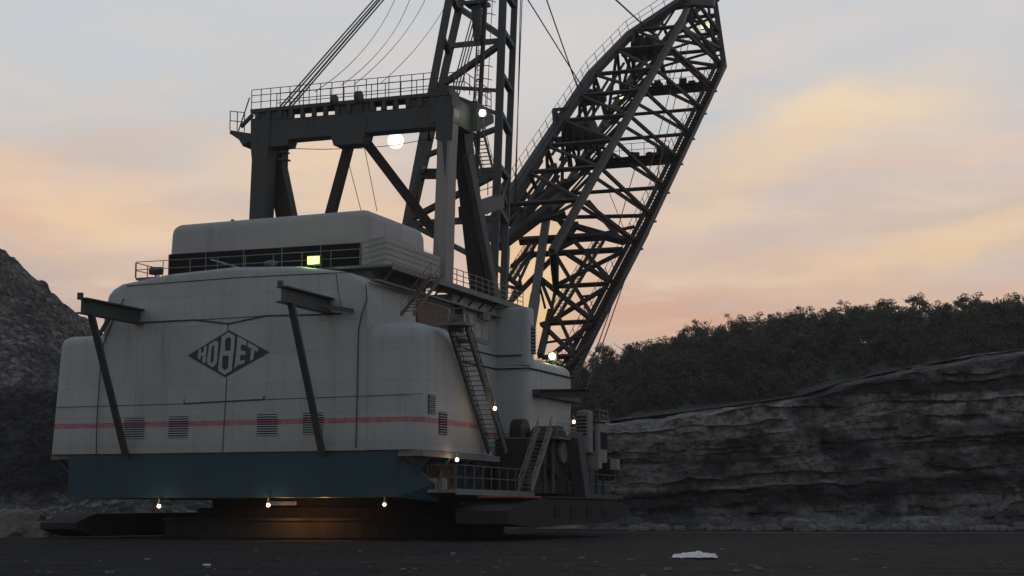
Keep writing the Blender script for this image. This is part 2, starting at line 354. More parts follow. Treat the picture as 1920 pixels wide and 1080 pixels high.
# ---------------------------------------------------------------- trees
def crown_quads(rx,rz,cz,ncl,nq,size,seed):
    rnd=random.Random(seed); vs=[]; fs=[]
    for c in range(ncl):
        th=rnd.uniform(0,6.283); ph=math.acos(rnd.uniform(-.6,1)); rr=rnd.uniform(.45,.85)
        cx=rx*rr*math.sin(ph)*math.cos(th); cy=rx*rr*math.sin(ph)*math.sin(th); czz=cz+rz*rr*math.cos(ph)
        cr=rnd.uniform(.16,.31)*rx
        for q in range(nq):
            d=Vector((rnd.gauss(0,1),rnd.gauss(0,1),rnd.gauss(0,1))).normalized()*cr*rnd.uniform(.55,1.05)
            p=Vector((cx,cy,czz))+Vector((d.x,d.y,d.z*.8)); n=(d.normalized()+Vector((rnd.uniform(-.7,.7),rnd.uniform(-.7,.7),rnd.uniform(-.3,.7)))).normalized()
            a=n.orthogonal().normalized(); b=n.cross(a); an=rnd.uniform(0,3.14); a,b=a*math.cos(an)+b*math.sin(an),b*math.cos(an)-a*math.sin(an); s=size*rnd.uniform(.6,1.3)
            k=len(vs); vs+=[p-a*s*.6,p-b*s*.35,p+a*s*.6,p+b*s*.4]; fs.append((k,k+1,k+2,k+3))
    return vs,fs
protos=[]
for i in range(7):
    rnd=random.Random(50+i); ht=rnd.uniform(11,14.5); sparse=i in (2,5)
    mb=MB(); top=ht*.85; mb.tube((0,0,-1),(rnd.uniform(-.4,.4),0,top),.32,6,.08)
    for k in range(7):
        z=ht*rnd.uniform(.35,.75); an=rnd.uniform(0,6.28); L=rnd.uniform(2,3.6)
        mb.tube((0,0,z),(L*math.cos(an),L*math.sin(an),z+L*.8),.11,4,.03)
    trunk=mb.v,mb.f
    rx=rnd.uniform(3.0,4.4)*(.75 if sparse else 1); cr=crown_quads(rx,ht*.36,ht*.63,34 if not sparse else 20,64 if not sparse else 26,.32,i)
    protos.append((trunk,cr,sparse))
pm=[]
for (tr,cr,sp) in protos:
    a=bpy.data.meshes.new('trunk'); a.from_pydata([tuple(v) for v in tr[0]],[],tr[1]); a.materials.append(M['bark'])
    b=bpy.data.meshes.new('crown'); b.from_pydata([tuple(v) for v in cr[0]],[],cr[1]); b.materials.append(M['leaf2'] if sp else M['leaf']); pm.append((a,b,sp))
rnd=random.Random(3)
xs=[]; x=4.
while x<158: xs.append(x); x+=rnd.uniform(2.3,5.0)
for i,x in enumerate(xs):
    y=462+rnd.uniform(-9,9); k=rnd.choice([0,1,3,4,6,0,1,3,2,5]); a,b,sp=pm[k]
    e=bpy.data.objects.new('hilltop_tree',None); COL.objects.link(e); e.location=(x,y,hillz(x,y)-.3); e.rotation_euler=(0,0,rnd.uniform(0,6.28)); s=rnd.uniform(.8,1.2); e.scale=(s*1.12,s*1.12,s*1.03)
    side='near the boom foot' if x<45 else ('above the middle of the highwall' if x<90 else 'near the right edge of the photo'); size='tall' if s>1.1 else ('low' if s<.92 else 'mid-height'); tag(e,f'thin {size} open-crowned tree on the hill skyline {side}' if sp else f'{size} dark full-crowned tree on the hill skyline {side}','tree','trees along the hill skyline')
    for n,me in (('trunk',a),('crown',b)):
        o=bpy.data.objects.new(n,me); COL.objects.link(o); o.parent=e
# wooded slope as one mass
import numpy as np
cv=[]; cf=[]; base_i=0
crs=[(np.array([tuple(v) for v in c[0]]),np.array(c[1])) for _,c,sp in protos if not sp]
def addcrown(x,y,z,s):
    global base_i
    v,f=crs[rnd.randrange(len(crs))]; an=rnd.uniform(0,6.28); c_,s_=math.cos(an),math.sin(an)
    vv=np.stack([(v[:,0]*c_-v[:,1]*s_)*s+x,(v[:,0]*s_+v[:,1]*c_)*s+y,v[:,2]*s+z],1); cv.append(vv); cf.append(f+base_i); base_i+=len(v)
yy=272.
while yy<452:
    x0=yy*.02; x1=yy*.33; x=x0-8
    while x<x1+12:
        xj=x+rnd.uniform(-2,2); yj=yy+rnd.uniform(-3,3)
        den=1
        if hillz(xj,yj)>lerpt(HT,xj)-5 and (yy>285 or rnd.random()<.75): addcrown(xj,yj,hillz(xj,yj)-3.0-(4 if yy<300 else 0),rnd.uniform(.7,1.1))
        x+=6.6
    yy+=7.2
V_=np.concatenate(cv); F_=np.concatenate(cf)
me=bpy.data.meshes.new('woodland'); me.vertices.add(len(V_)); me.vertices.foreach_set('co',V_.astype('f').ravel()); me.loops.add(F_.size); me.loops.foreach_set('vertex_index',F_.astype('i').ravel())
me.polygons.add(len(F_)); me.polygons.foreach_set('loop_start',np.arange(0,F_.size,4,dtype='i')); me.update(calc_edges=True); me.materials.append(M['leaf'])
wo=bpy.data.objects.new('woodland',me); COL.objects.link(wo); tag(wo,'dense dark wooded slope below the hill skyline','woodland',kind='stuff')
# ---------------------------------------------------------------- rocks
def rock(name,x,y,z,s,sq,label,group,seed,m='rock',rz=0):
    bm=bmesh.new(); bmesh.ops.create_icosphere(bm,subdivisions=3,radius=1)
    rr=random.Random(seed); off=rr.uniform(0,90)
    for v in bm.verts:
        n=v.co.normalized(); c=Vector(n); 
        # facet the boulder
        for k in range(3): pass
        d=1+.32*noise.noise(n*1.3+Vector((off,0,0)))+.12*noise.noise(n*4+Vector((0,off,0)))
        q=n*d; q=Vector([max(-.78,min(.78,t)) for t in q]); v.co=Vector((q.x*sq[0],q.y*sq[1],q.z*sq[2]))*s
    me=bpy.data.meshes.new(name); bm.to_mesh(me); bm.free(); me.materials.append(M[m])
    o=bpy.data.objects.new(name,me); COL.objects.link(o); o.location=(x,y,z); o.rotation_euler=(0,0,rz); tag(o,label,'boulder',group); return o
rr=random.Random(11)
def gx(px,Y): return (px-960)/3228*Y
rock('boulder',gx(1722,236),236,.5,2.7,(1.35,1,.62),'largest pale boulder at the foot of the highwall',"boulders below the highwall",1)
rock('boulder',gx(1490,236),236,.7,1.9,(1.3,1,.55),'second largest pale flat boulder below the highwall, left of the largest','boulders below the highwall',2)
for i in range(90):
    px=rr.uniform(1180,1930); Y=rr.uniform(214,241); s=rr.choice([.3,.4,.5,.7,1.0])
    rock('boulder',gx(px,Y),Y,.1+s*.2,s,(rr.uniform(1,1.5),1,rr.uniform(.6,.9)),'small grey boulder scattered along the foot of the highwall','small boulders below the highwall',20+i)
rock('boulder',gx(26,152),152,.9,3.2,(1.15,.9,.62),'big flat grey boulder at the far left below the spoil heap','boulders below the spoil heap',71)
rock('boulder',gx(74,150),150,.6,1.4,(1.1,.9,.8),'rounded grey boulder leaning on the big flat boulder at the left','boulders below the spoil heap',72)
for i in range(14):
    px=rr.uniform(0,135); Y=rr.uniform(156,168); s=rr.uniform(.3,1.2)
    rock('boulder',gx(px,Y),Y,s*.3,s,(1.2,1,.8),'small grey boulder strewn below the spoil heap','small boulders below the spoil heap',90+i)
for i in range(75):
    px=rr.uniform(0,1920); Y=rr.choice([rr.uniform(56,80),rr.uniform(60,125)]); s=rr.choice([.04,.05,.06,.08,.13])
    rock('stone',gx(px,Y),Y,.0,s,(1.4,1,.6),'pale pebble lying on the dark pit floor','pebbles on the pit floor',200+i)
mb=MB()
rs=random.Random(5); nn=16
for k in range(nn+1):
    for j in range(5):
        u=k/nn*2-1; vv=j/4*2-1; wd=.55*(1-u*u*.75); mb.v.append((u*1.05,vv*wd,.03+.24*(1-vv*vv)*(1-u*u)**.5+.16*noise.noise(Vector((u*4,vv*3,3)))))
for k in range(nn):
    for j in range(4): a=k*5+j; mb.f.append((a,a+5,a+6,a+1))
dz=mb.build('plastic_sheet','plastic'); dz.location=(gx(1302,80),80,.02); dz.modifiers.new('s','SOLIDIFY').thickness=.02; tag(dz,'crumpled white plastic sheet lying on the gravel at lower right','litter')
mb=MB().box(-.14,.14,-.1,.1,0,.06); dz2=mb.build('plastic_scrap','plastic'); dz2.location=(gx(390,68),68,.02); tag(dz2,'tiny white scrap on the gravel at lower left','litter')
pc=MB(); q_=[(gx(1010,165)+i*2.2,186-i*.35+1.2*math.sin(i*.4),.10) for i in range(40)]; pc.path(q_,.06,6); tag(pc.build('power_cable','grey'),'pale trailing power cable lying across the pit floor towards the right edge','cable')
# moon
mo=MB().sphere((0,0,0),1,32,20).build('moon','moon',None,True); r=Vector(((742-960)/F,math.cos(PITCH)-(540-264)/F*math.sin(PITCH),math.sin(PITCH)+(540-264)/F*math.cos(PITCH))).normalized()
mo.location=Vector((0,0,2))+r*5000; mo.scale=(23.5,)*3; tag(mo,'bright round moon seen through the gantry frame','moon',kind='structure')
# ================================================================ DRAGLINE
root=bpy.data.objects.new('dragline_excavator',None); COL.objects.link(root); root.location=(O[0],O[1],0); root.rotation_euler=(0,0,-ANG)
tag(root,'huge white and blue walking dragline excavator with lattice boom raised to the right','dragline')
def part(name): # Empty part holding sub-parts
    o=bpy.data.objects.new(name,None); COL.objects.link(o); o.parent=root; return o
# ---- house bodies
hx=[(-12.0,6.98),(-12.0,19.6),(-11.8,20.3),(-11.3,20.8),(-10.5,21.2),(-6,21.8),(0,22.1),(6,21.85),(10.2,21.2),(11.4,20.8),(12.1,20.35),(12.3,19.8),(12.3,6.98)]
bm=bmesh.new()
fr=[bm.verts.new((a,-.05,z)) for a,z in hx]; bk=[bm.verts.new((a,30.,z)) for a,z in hx]
bm.faces.new(fr); bm.faces.new(bk[::-1])
for i in range(len(hx)): j=(i+1)%len(hx); bm.faces.new((fr[j],fr[i],bk[i],bk[j]))
bmesh.ops.recalc_face_normals(bm,faces=bm.faces); bm.edges.ensure_lookup_table()
es=[e for e in bm.edges if all(abs(v.co.y+.05)<1e-4 for v in e.verts) and min(v.co.z for v in e.verts)>19.5]
bmesh.ops.bevel(bm,geom=es,offset=.55,segments=3,profile=.5,affect='EDGES')
me=bpy.data.meshes.new('house'); bm.to_mesh(me); bm.free(); me.materials.append(M['white']); me.polygons.foreach_set('use_smooth',[True]*len(me.polygons))
me.set_sharp_from_angle(angle=R(30))
house=bpy.data.objects.new('house',me); COL.objects.link(house); house.parent=root
wl=rbox('side_wing','white',house,-17.2,-9,0,26,7,16.95,.9,taper=.0)
for v in wl.data.vertices:
    if v.co.x<-14: v.co.x+= (v.co.z-7)*.07
rbox('side_wing','white',house,9,16.95,0,16.6,7,17.1,1.5,seg=6,slant=9.0)
rbox('front_house','white',house,-15.5,15.5,28.3,41.8,7.02,16.75,1.1,seg=5)
b_=MB().box(-12.2,12.32,17.5,28.35,15,21.4).build('machinery_block','white',house)
rbox('upper_block','white',house,2,15.5,28.3,30.2,15.9,21.4,.35)
MB().box(12.34,14.9,28.1,28.28,16.75,16.85).build('seam_trim','black',house)
MB().box(12.345,12.40,20,28.2,16.75,16.85).box(12.345,12.40,19.5,28.2,15.5,15.62).box(12.4,15.5,28.18,28.25,15.5,15.62).box(15.51,15.58,28.3,41.5,15.5,15.66).build('seam_trim','black',house)
# seam lines on the rear wall
mb=MB()
def rearline(pts,w_=.07,b=-.075):
    q=[pt(x,y,b=b) for x,y in pts]
    for i in range(len(q)-1): mb.bar(q[i],q[i+1],w_,.04,(0,1,0))
rearline([(262,605),(365,600),(428,607),(500,592),(600,590),(640,588)],.13)
rearline([(365,600),(500,592)],.05)
rearline([(428,607),(427,622)],.05); rearline([(425,708),(417,850)],.05); rearline([(92,764),(345,757),(345,748)],.04); rearline([(345,757),(417,753),(495,749),(495,742)],.12); rearline([(495,749),(640,744),(790,738)],.04)
rearline([(238,536),(450,520),(640,511),(660,511)],.06); rearline([(630,512),(640,585)],.03)
mb.build('wall_seam','logo',house)
# cables down the walls
mb=MB()
MB().path([pt(x,y,b=-.2) for x,y in [(232,560),(205,615),(192,650),(186,720),(181,800),(180,890)]],.05).build('wall_cable','steel',house)
mb.path([pt(x,y,b=-.2) for x,y in [(686,533),(688,560),(678,590),(672,620),(670,720),(667,840)]],.05)
mb.build('wall_cable','steel',house)
# louvres
def louvre(x0,y0,x1,y1,b=None,a=None,n=9):
    kw={'b':b} if b is not None else {'a':a}
    P=[pt(x0,y0,**kw),pt(x1,y0,**kw),pt(x1,y1,**kw),pt(x0,y1,**kw)]
    z1=(P[0].z+P[1].z)/2; z0=(P[2].z+P[3].z)/2
    if b is not None:
        A0=(P[0].x+P[3].x)/2; A1=(P[1].x+P[2].x)/2
        o=MB().box(A0,A1,b-.03,b-.005,z0,z1).build('louvre','black',house)
        mb=MB(); 
        for k in range(n):
            z=z0+(k+.5)*(z1-z0)/n; mb.hexa([(A0-.05,b-.10,z-.065),(A1+.05,b-.10,z-.065),(A1+.05,b-.08,z-.065),(A0-.05,b-.08,z-.065),(A0-.05,b-.04,z+.02),(A1+.05,b-.04,z+.02),(A1+.05,b-.02,z+.02),(A0-.05,b-.02,z+.02)])
    else:
        B0=(P[0].y+P[3].y)/2; B1=(P[1].y+P[2].y)/2
        o=MB().box(a+.005,a+.03,B0,B1,z0,z1).build('louvre','black',house)
        mb=MB()
        for k in range(n):
            z=z0+(k+.5)*(z1-z0)/n; mb.box(a+.035,a+.12,B0,B1,z-.04,z+.03)
    mb.build('louvre_slats','white',house)
for q in [(233,784,270,822),(316,781,352,821),(482,777,519,817),(568,774,605,814)]: louvre(*q,b=-.055)
louvre(803,740,816,776,a=16.955); louvre(823,773,838,815,a=16.955)
louvre(996,612,1004,664,a=15.51,n=8)
# logo
def lg(x,y): return (340+x/9,600+y/9)
def lpoly(pts,b,m,name,par=house,th=.02):
    q=[pt(*lg(x,y),b=b) for x,y in pts]; return MB().prism(q,(0,th,0)).build(name,m,par)
lpoly([(105,600),(805,170),(1485,540),(735,965)],-.10,'logo','logo_panel')
def letter(polys,name):
    mb=MB()
    for pp in polys: mb.prism([pt(*lg(x,y),b=-.13) for x,y in pp],(0,.02,0))
    mb.build(name,'white',house)
letter([[(292,502),(336,480),(318,668),(270,640)],[(385,452),(432,427),(400,735),(352,706)],[(328,560),(376,545),(370,598),(323,612)]],'logo_letter')       # H
letter([[(470,410),(575,345),(625,370),(620,430),(560,420),(515,450),(510,500),(455,520)],[(455,520),(510,500),(490,690),(500,740),(520,800),(440,740),(425,690)],[(620,430),(600,720),(540,790),(520,800),(500,740),(545,680),(560,420)]],'logo_letter')
letter([[(680,280),(800,205),(800,280),(740,330),(735,520),(650,560)],[(800,205),(905,275),(885,540),(830,520),(838,320),(800,280)],[(735,520),(830,520),(885,540),(870,600),(800,600),(695,600),(640,600),(650,560)],[(640,600),(695,600),(685,810),(735,850),(735,925),(618,850)],[(870,600),(850,850),(735,925),(735,850),(790,810),(800,600)]],'logo_letter')
letter([[(950,275),(1015,310),(985,690),(970,760),(890,830),(920,600)],[(1015,310),(1105,360),(1095,430),(1008,410)],[(1000,510),(1090,530),(1080,590),(995,590)],[(985,690),(1070,670),(1060,735),(970,760),(890,830)]],'logo_letter')
letter([[(1125,375),(1300,470),(1285,535),(1115,450)],[(1175,490),(1235,515),(1215,660),(1160,690)]],'logo_letter')
# ---- rear davit beams with struts
def davit(wall,tip_px,strut_top,strut_bot,L,name='davit'):
    p=pt(*wall,b=-.06); q=p+Vector((0,-L,0))
    o=MB().ibeam(p,q,.9,1.25,.12).build(name,'steel',root)
    MB().bar(q+Vector((-.1,-.05,.5)),q+Vector((-.1,-.05,1.0)),.35,.35).build('rope_bracket','steel',o)
    s=pt(*strut_bot,b=-.15); t=Vector((q.x+.3,q.y+.9,q.z-.6))
    MB().bar(t,s,.5,.34).build('strut','steel',o)
    return q
davit((262,594),None,None,(236,855),8.3)
davit((618,574),None,None,(604,850),8.0)
p=pt(663,583,b=-.3); MB().bar(pt(560,566,b=-3),p,.22,.30).build('davit','steel',root)
p=pt(205,618,a=-12.4); MB().bar(pt(186,628,b=-.5),pt(208,590,b=-.5),.25,.25).build('wall_bracket','steel',root)
# ---- penthouse
pent=rbox('penthouse','roofwhite',root,-8.8,10.8,4,15.8,20.5,26.85,.9,taper=.35)
for v in pent.data.vertices:
    if v.co.z>25: v.co.z+= .25*(v.co.x+8.8)/19.6-.1
pA=pt(318,482,b=3.97); pB=pt(677,457,b=3.97); pC=pt(677,494,b=3.97); 
MB().box(pA.x,pB.x,3.93,3.985,22.0,24.1).build('dark_opening','black',pent)
mb=MB()
for k in range(6): a=pA.x+(pB.x-pA.x)*k/5; mb.box(a-.045,a+.045,3.85,3.92,22,24.05)
mb.build('window_frame','grey',pent)
# slanting white panel and machinery inside opening
MB().bar(pt(398,487,b=3.0),pt(452,503,b=2.6),.5,.12).build('slanted_panel','roofwhite',pent)
MB().sphere(pt(508,494,b=3.0),.45,12,8,(1.4,1,.6)).build('vent_cowl','grey',pent)
# slatted balcony panel on the right corner
mb=MB(); 
c1=pt(678,456,b=2.6); c2=Vector((12.6,2.6,24.3)); c3=Vector((12.6,14.5,24.3))
for k in range(5):
    dz_=Vector((0,0,-.46*k)); mb.bar(c1+dz_,c2+dz_,.02,.025); mb.bar(c2+dz_,c3+dz_,.02,.025)
mb.build('balcony_rails','grey',pent)
MB().box(c1.x,12.55,2.68,2.74,22.0,24.2).box(12.48,12.54,2.75,14,22.0,24.2).build('balcony_panel','roofwhite',pent)
# roof details
MB().tube((-4.,7,26.4),(-4.,7,27.2),.12).sphere((-4.,7,27.2),.2).build('roof_vent','grey',pent)
MB().box(12.41,12.50,0,0.01,0,0.01) 
mb=MB()
for (x0,y0,x1,y1) in ((726,456,748,463),(760,468,782,475)):
    p=pt(x0,y0,a=10.82); q=pt(x1,y1,a=10.82); mb.box(10.78,10.86,p.y,q.y,q.z,p.z+.3)
mb.build('wall_patch','grey',pent)
# penthouse deck with walkway down the right side
MB().box(-10.5,13.1,2.2,4.0,21.75,21.95).box(10.8,13.4,4.0,33.0,21.75,21.95).box(13.35,13.45,2.2,33,21.5,21.98).build('walkway','grey',root)
for k in range(12): b=3+k*2.6; MB().bar((12.2,b,20.6),(13.2,b,21.7),.14).build('walkway_bracket','steel',root)
rail(root,[(-10.6,2.3,21.95),(-10.6,6,21.95)],1.3,1.6,'rust',.045)
rail(root,[(-10.5,2.25,21.95),(10.5,2.25,21.95)],1.35,2.7,'rail',.04)
rail(root,[(13.3,14.5,21.95),(13.3,33,21.95)],1.4,1.5,'rail',.045,(.33,.66,1))
MB().tube(pt(283,508,b=3.),pt(303,508,b=3.),.35,10).bar(pt(292,508,b=3.),pt(292,519,b=3.),.1).build('siren','steel',root)
# stair from walkway down to wing roof
def stair(p,q,wv,n,m='rail',hand=True,parent=root,w_=.12,hh=.3,hr=.035):
    p=Vector(p); q=Vector(q); wv=Vector(wv); mb=MB()
    mb.bar(p,q,w_,hh); mb.bar(p+wv,q+wv,w_,hh)
    for k in range(1,n): c=p.lerp(q,k/n); mb.bar(c,c+wv,.28,.05,(0,0,1))
    o=mb.build('stair',m,parent)
    if hand:
        hb=MB(); up=Vector((0,0,1.05))
        for s in (Vector((0,0,0)),wv):
            hb.tube(p+s+up,q+s+up,hr,5); hb.tube(p+s+up*.5,q+s+up*.5,hr*.8,5)
            for k in range(0,n+1,3): c=p.lerp(q,k/n)+s; hb.tube(c,c+up,hr*.8,5)
        hb.build('handrail',m,parent if parent is root else parent)
    return o
stair(pt(808,516,a=14.2),pt(752,590,a=14.2),(1.1,0,0),12,'rust')
# wing roof deck, door
MB().box(12.4,15.0,7,19.5,17.15,17.3).box(14.9,15.1,7,19.5,16.9,17.32).build('wing_deck','grey',root)
rail(root,[(15.0,7.2,17.3),(15.0,13,17.3)],1.5,2.0,'rust',.035,(.5,1)); rail(root,[(15.0,16,17.3),(15.0,19.5,17.3)],1.6,1.6,'rail',.045)
p=pt(849,568,a=12.36); q=pt(866,606,a=12.36)
do=MB().box(12.34,12.38,p.y,q.y,17.3,20.4).build('door','black',house); MB().box(12.39,12.5,p.y-.15,p.y,17.3,20.5).box(12.39,12.5,q.y,q.y+.15,17.3,20.5).box(12.39,12.5,p.y-.15,q.y+.15,20.4,20.55).build('door_frame','rail',house)
MB().box(12.34,12.44,9.5,16.2,17.4,19.9).build('side_panel','rust',house)
MB().box(12.33,13.0,0.4,28,20.35,20.5).build('roof_gutter','grey',house)
p=pt(895,578,a=12.33); q=pt(909,603,a=12.33); MB().box(12.32,12.95,p.y,q.y,q.z,p.z-.2).build('wall_box','grey',house); MB().box(12.4,12.98,q.y,q.y+.12,q.z+.1,p.z-.3).build('wall_box_door','black',house)
# ---- main exterior stair
s0=pt(842,612,a=17.3); s1=pt(917,848,a=17.3)
stair(s0,s1,(1.5,0,0),26,'steel',True,root,.22,.5,.045)
MB().box(16.9,19.4,s0.y-1.8,s0.y+.3,s0.z-.1,s0.z+.1).build('stair_landing','grey',root); rail(root,[(19.3,s0.y-1.8,s0.z),(16.9,s0.y-1.8,s0.z)],1.2,1.1,'rail')
MB().tube((17.7,s0.y-.6,s0.z+.1),(18.6,s0.y-.6,s0.z+.1),.55,12).build('cable_reel','steel',root)
# ---- blue revolving frame
fr_=MB().box(-15.1,14.8,.12,40,3.35,6.96).build('revolving_frame','blue',root)
MB().box(-17.1,-15.12,.4,26,6.6,6.97).box(14.82,17.0,.25,17,6.5,6.97).box(-15.6,15.6,28.3,42,6.5,7.0).build('frame_edge','grey',root)
for k in range(9):
    b=1.5+k*4.2
    if b<17: MB().bar((14.8,b,3.8),(16.9,b,6.5),.35,.3).build('frame_bracket','blue',root)
    if b<26: MB().bar((-14.9,b,4.6),(-16.9,b,6.5),.35,.3).build('frame_bracket','blue',root)
MB().prism([(14.8,.12,3.35),(14.8,.12,6.96),(15.1,.6,6.5),(17.0,2.5,4.4),(17.0,3.2,3.0)],(0,.4,0)).build('frame_gusset','blue',root)
# base tub
mb=MB(); 
mb.tube((0,20,-.3),(0,20,1.7),15.2,64); mb.tube((0,20,1.7),(0,20,2.6),12.5,64); mb.tube((0,20,2.6),(0,20,3.3),11.2,64)
tub=mb.build('base_tub','mud',root)
MB().tube((0,20,1.5),(0,20,1.72),15.5,64).build('tub_flange','mud',tub); MB().tube((0,20,.1),(0,20,.35),15.4,64).build('tub_flange','mud',tub)
# walking shoes
def shoe(a0,a1,P,zb,name='walking_shoe'):
    # P: list of (b, ztop, zbot)
    mb=MB(); n=len(P)
    for (b,zt,zb_) in P: mb.v+= [(a0,b,zb_),(a1,b,zb_),(a1,b,zt),(a0,b,zt)]
    for i in range(n-1):
        k=4*i
        for j in range(4): j2=(j+1)%4; mb.f.append((k+j,k+j2,k+4+j2,k+4+j))
    mb.f.append((0,3,2,1)); k=4*(n-1); mb.f.append((k,k+1,k+2,k+3))
    return mb.build(name,'mud',root)
sr=shoe(18.2,22.6,[(4,2.3,1.3),(7.5,3.0,1.1),(12,3.35,1.0),(31,3.35,1.3),(35,3.1,1.7),(37,2.9,2.0)],0)
for k in range(4): b=15+k*4.4; MB().box(22.59,22.66,b,b+1.6,1.7,2.7).build('shoe_pocket','black',sr)
MB().box(19.,22.64,6.7,11.8,3.36,3.5).build('shoe_edge','orange',sr)
MB().box(18.1,22.8,13,32,3.42,3.5).build('shoe_top_plate','steel',sr)
sl=shoe(-19.8,-16.2,[(3.,1.3,.8),(5,1.9,.3),(6,2.1,.15),(34,2.3,.15),(38,2.0,.6)],0)
# side walkway on right with railing
MB().box(15.2,19.0,2.2,20,3.7,3.95).box(18.95,19.1,2.2,20,3.55,4.0).build('side_walkway','grey',root)
rail(root,[(18.9,2.4,3.95),(18.9,19.5,3.95)],1.9,1.9,'rust',.05,(.5,1)); rail(root,[(15.4,2.3,3.95),(18.8,2.3,3.95)],1.9,1.2,'rust',.05)
for k in range(3): MB().tube((15.9+k*.85,2.9,3.96),(15.9+k*.85,2.9,4.7),.33,12).sphere((15.9+k*.85,2.9,4.72),.32,10,6,(1,1,.35)).build('drum','pale',root)
mb=MB(); 
for k in range(14): mb.box(15.4,15.5,5.5+k*.35,5.62+k*.35,4.0,6.2)
mb.build('slatted_screen','rust',root)
# ---- walking mechanism and machinery on right front
mech=MB().box(15.6,18.6,19.5,30,3.9,8.6).build('walking_gear_case','boomsteel',root)
MB().tube((15.9,23.5,9.3),(17.0,23.5,9.3),1.25,24).build('cam_wheel','boomsteel',mech)
MB().tube((17.3,25.5,7.6),(19.6,25.5,7.6),2.4,28).build('cam_wheel','boomsteel',mech)
MB().tube((19.7,25.5,7.6),(20.0,25.5,7.6),1.0,20).build('cam_hub','grey',mech)
MB().bar((20.6,26.5,9.2),(20.6,29.0,3.5),1.1,1.5).build('walking_arm','steel',mech)
MB().tube((16.2,31.5,3.6),(16.2,31.5,9.6),.9,16).sphere((16.2,31.5,9.6),.9,16,8,(1,1,.5)).build('swing_motor','steel',mech)
MB().tube((18.,35.,3.6),(18.,35.,9.0),.8,16).sphere((18.,35,9.0),.8,16,8,(1,1,.5)).build('swing_motor','steel',mech)
MB().box(15.6,20.5,30,42,3.6,3.9).build('front_platform','steel',mech)
rail(root,[(20.4,30,3.9),(20.4,40,3.9)],1.9,2,'rust',.05); rail(root,[(15.7,29.9,3.9),(20.4,29.9,3.9)],1.9,1.5,'rust',.05)
stair((18.7,17.0,4.0),(18.7,22.3,9.6),(1.2,0,0),16,'rail',True,root,.14,.3,.05)
MB().box(15.5,20.5,22.2,27.5,8.7,8.85).build('gear_platform','grey',root); rail(root,[(20.4,22.3,8.85),(20.4,27.4,8.85)],1.3,1.7,'rail')
MB().box(20.0,20.9,33.0,34.0,6.3,7.4).build('control_cabinet','pale',root)
MB().box(20.9,21.6,36.6,37.4,6.3,7.3).build('control_cabinet','pale',root)
mb=MB()
for i in range(14):
    rq=random.Random(i+400); a=rq.uniform(16,21); b=rq.uniform(20,40); mb.tube((a,b,3.9),(a,b,rq.uniform(5,8.5)),rq.uniform(.06,.3),8)
    mb.bar((15.6,b,rq.uniform(5,8)),(a,b,rq.uniform(5,8)),.15)
mb.build('pipework','steel',mech)
# side beam on front house
p=pt(1003,738,a=15.55); MB().ibeam(p+Vector((0,0,0)),p+Vector((5.2,1,0)),.9,.75,.1).build('side_beam','steel',root)
p=pt(1000,730,a=15.6); MB().box(15.53,16.2,p.y,41.9,p.z-.55,p.z).build('side_shelf','steel',root)
# operator cab at right front
cabp=pt(1078,800,a=15.5)
cab=rbox('operator_cab','cabgrey',root,15.4,17.6,43.5,46.6,6.4,11.3,.4)
MB().box(15.8,17.2,43.42,43.49,8.4,10.4).build('cab_window','glass',cab); MB().box(17.61,17.66,44.0,46.2,8.6,10.3).build('cab_window','glass',cab)
MB().box(15.2,17.8,43.3,46.8,11.32,11.5).build('cab_roof','grey',cab)
rbox('cab_annex','cabgrey',root,15.6,17.1,42.0,43.4,8.2,12.4,.3)
mb=MB()
for k in range(6): mb.box(15.8,16.8,41.93,41.99,9.9+k*.35,10.05+k*.35)
mb.build('annex_grille','black',root)
rail(root,[(15.7,43.6,11.5),(17.6,43.6,11.5),(17.6,46.6,11.5)],1.,1.3,'rail',.04)
MB().box(18.2,19.8,41.4,43.2,5.4,7.1).build('lamp_housing','black',root)
MB().bar((15.7,43,5.8),(15.7,43,8.4),.4).bar((17.3,43.8,3.6),(17.3,43.8,6.4),.4).bar((17.3,46,3.6),(17.3,46,6.4),.4).box(15.8,18.5,42,47,3.5,3.7).build('cab_support','steel',root)
# ---- gantry frame
G=22.
gb=MB().box(-9.6,9.9,G-.9,G+.9,37.6,39.6).build('gantry_beam','steel',root)
MB().box(-10.3,10.5,G-1.1,G+1.1,40.45,40.8).build('gantry_deck','steel',gb)
for k in range(17):
    a=-9.6+k*1.22; MB().bar((a,G-.9,39.6),(a,G-.9,40.5),.42,.3).build('deck_post','steel',gb)
    if k%3: MB().bar((a+.3,G+.9,39.6),(a+.3,G+.9,40.5),.42,.3).build('deck_post','steel',gb)
for a0,a1 in ((-9.6,-6.5),(-1.2,2.2),(6.2,9.9)): MB().box(a0,a1,G-.85,G+.85,39.62,40.44).build('deck_support','steel',gb)
MB().tube((-1.5,G-1.1,40.9),(-1.1,G-1.1,40.9),.55,12).build('rope_sheave','steel',gb); MB().tube((1.0,G-1.1,41.0),(1.5,G-1.1,41.0),.6,12).build('rope_sheave','steel',gb)
MB().prism([(-9.4,G-.9,37.58),(-6.2,G-.9,37.58),(-6.4,G-.9,37.0),(-9.4,G-.9,37.0)],(0,1.8,0)).build('beam_haunch','steel',gb)
MB().prism([(-2.2,G-.95,39.),(2.2,G-.95,39.),(1.6,G-.95,36.6),(-1.4,G-.95,36.6)],(0,1.9,0)).build('gusset_plate','steel',gb)
rail(gb,[(-10.2,G-1.05,40.8),(-4,G-1.05,40.8),(2,G-1.05,40.8),(9.0,G-1.05,40.8)],1.9,1.1,'steel',.045,(.35,.7,1))
rail(gb,[(-8.6,G+1.05,40.8),(3,G+1.05,40.8),(9.5,G+1.05,40.8)],1.9,1.45,'steel',.045,(.5,1))
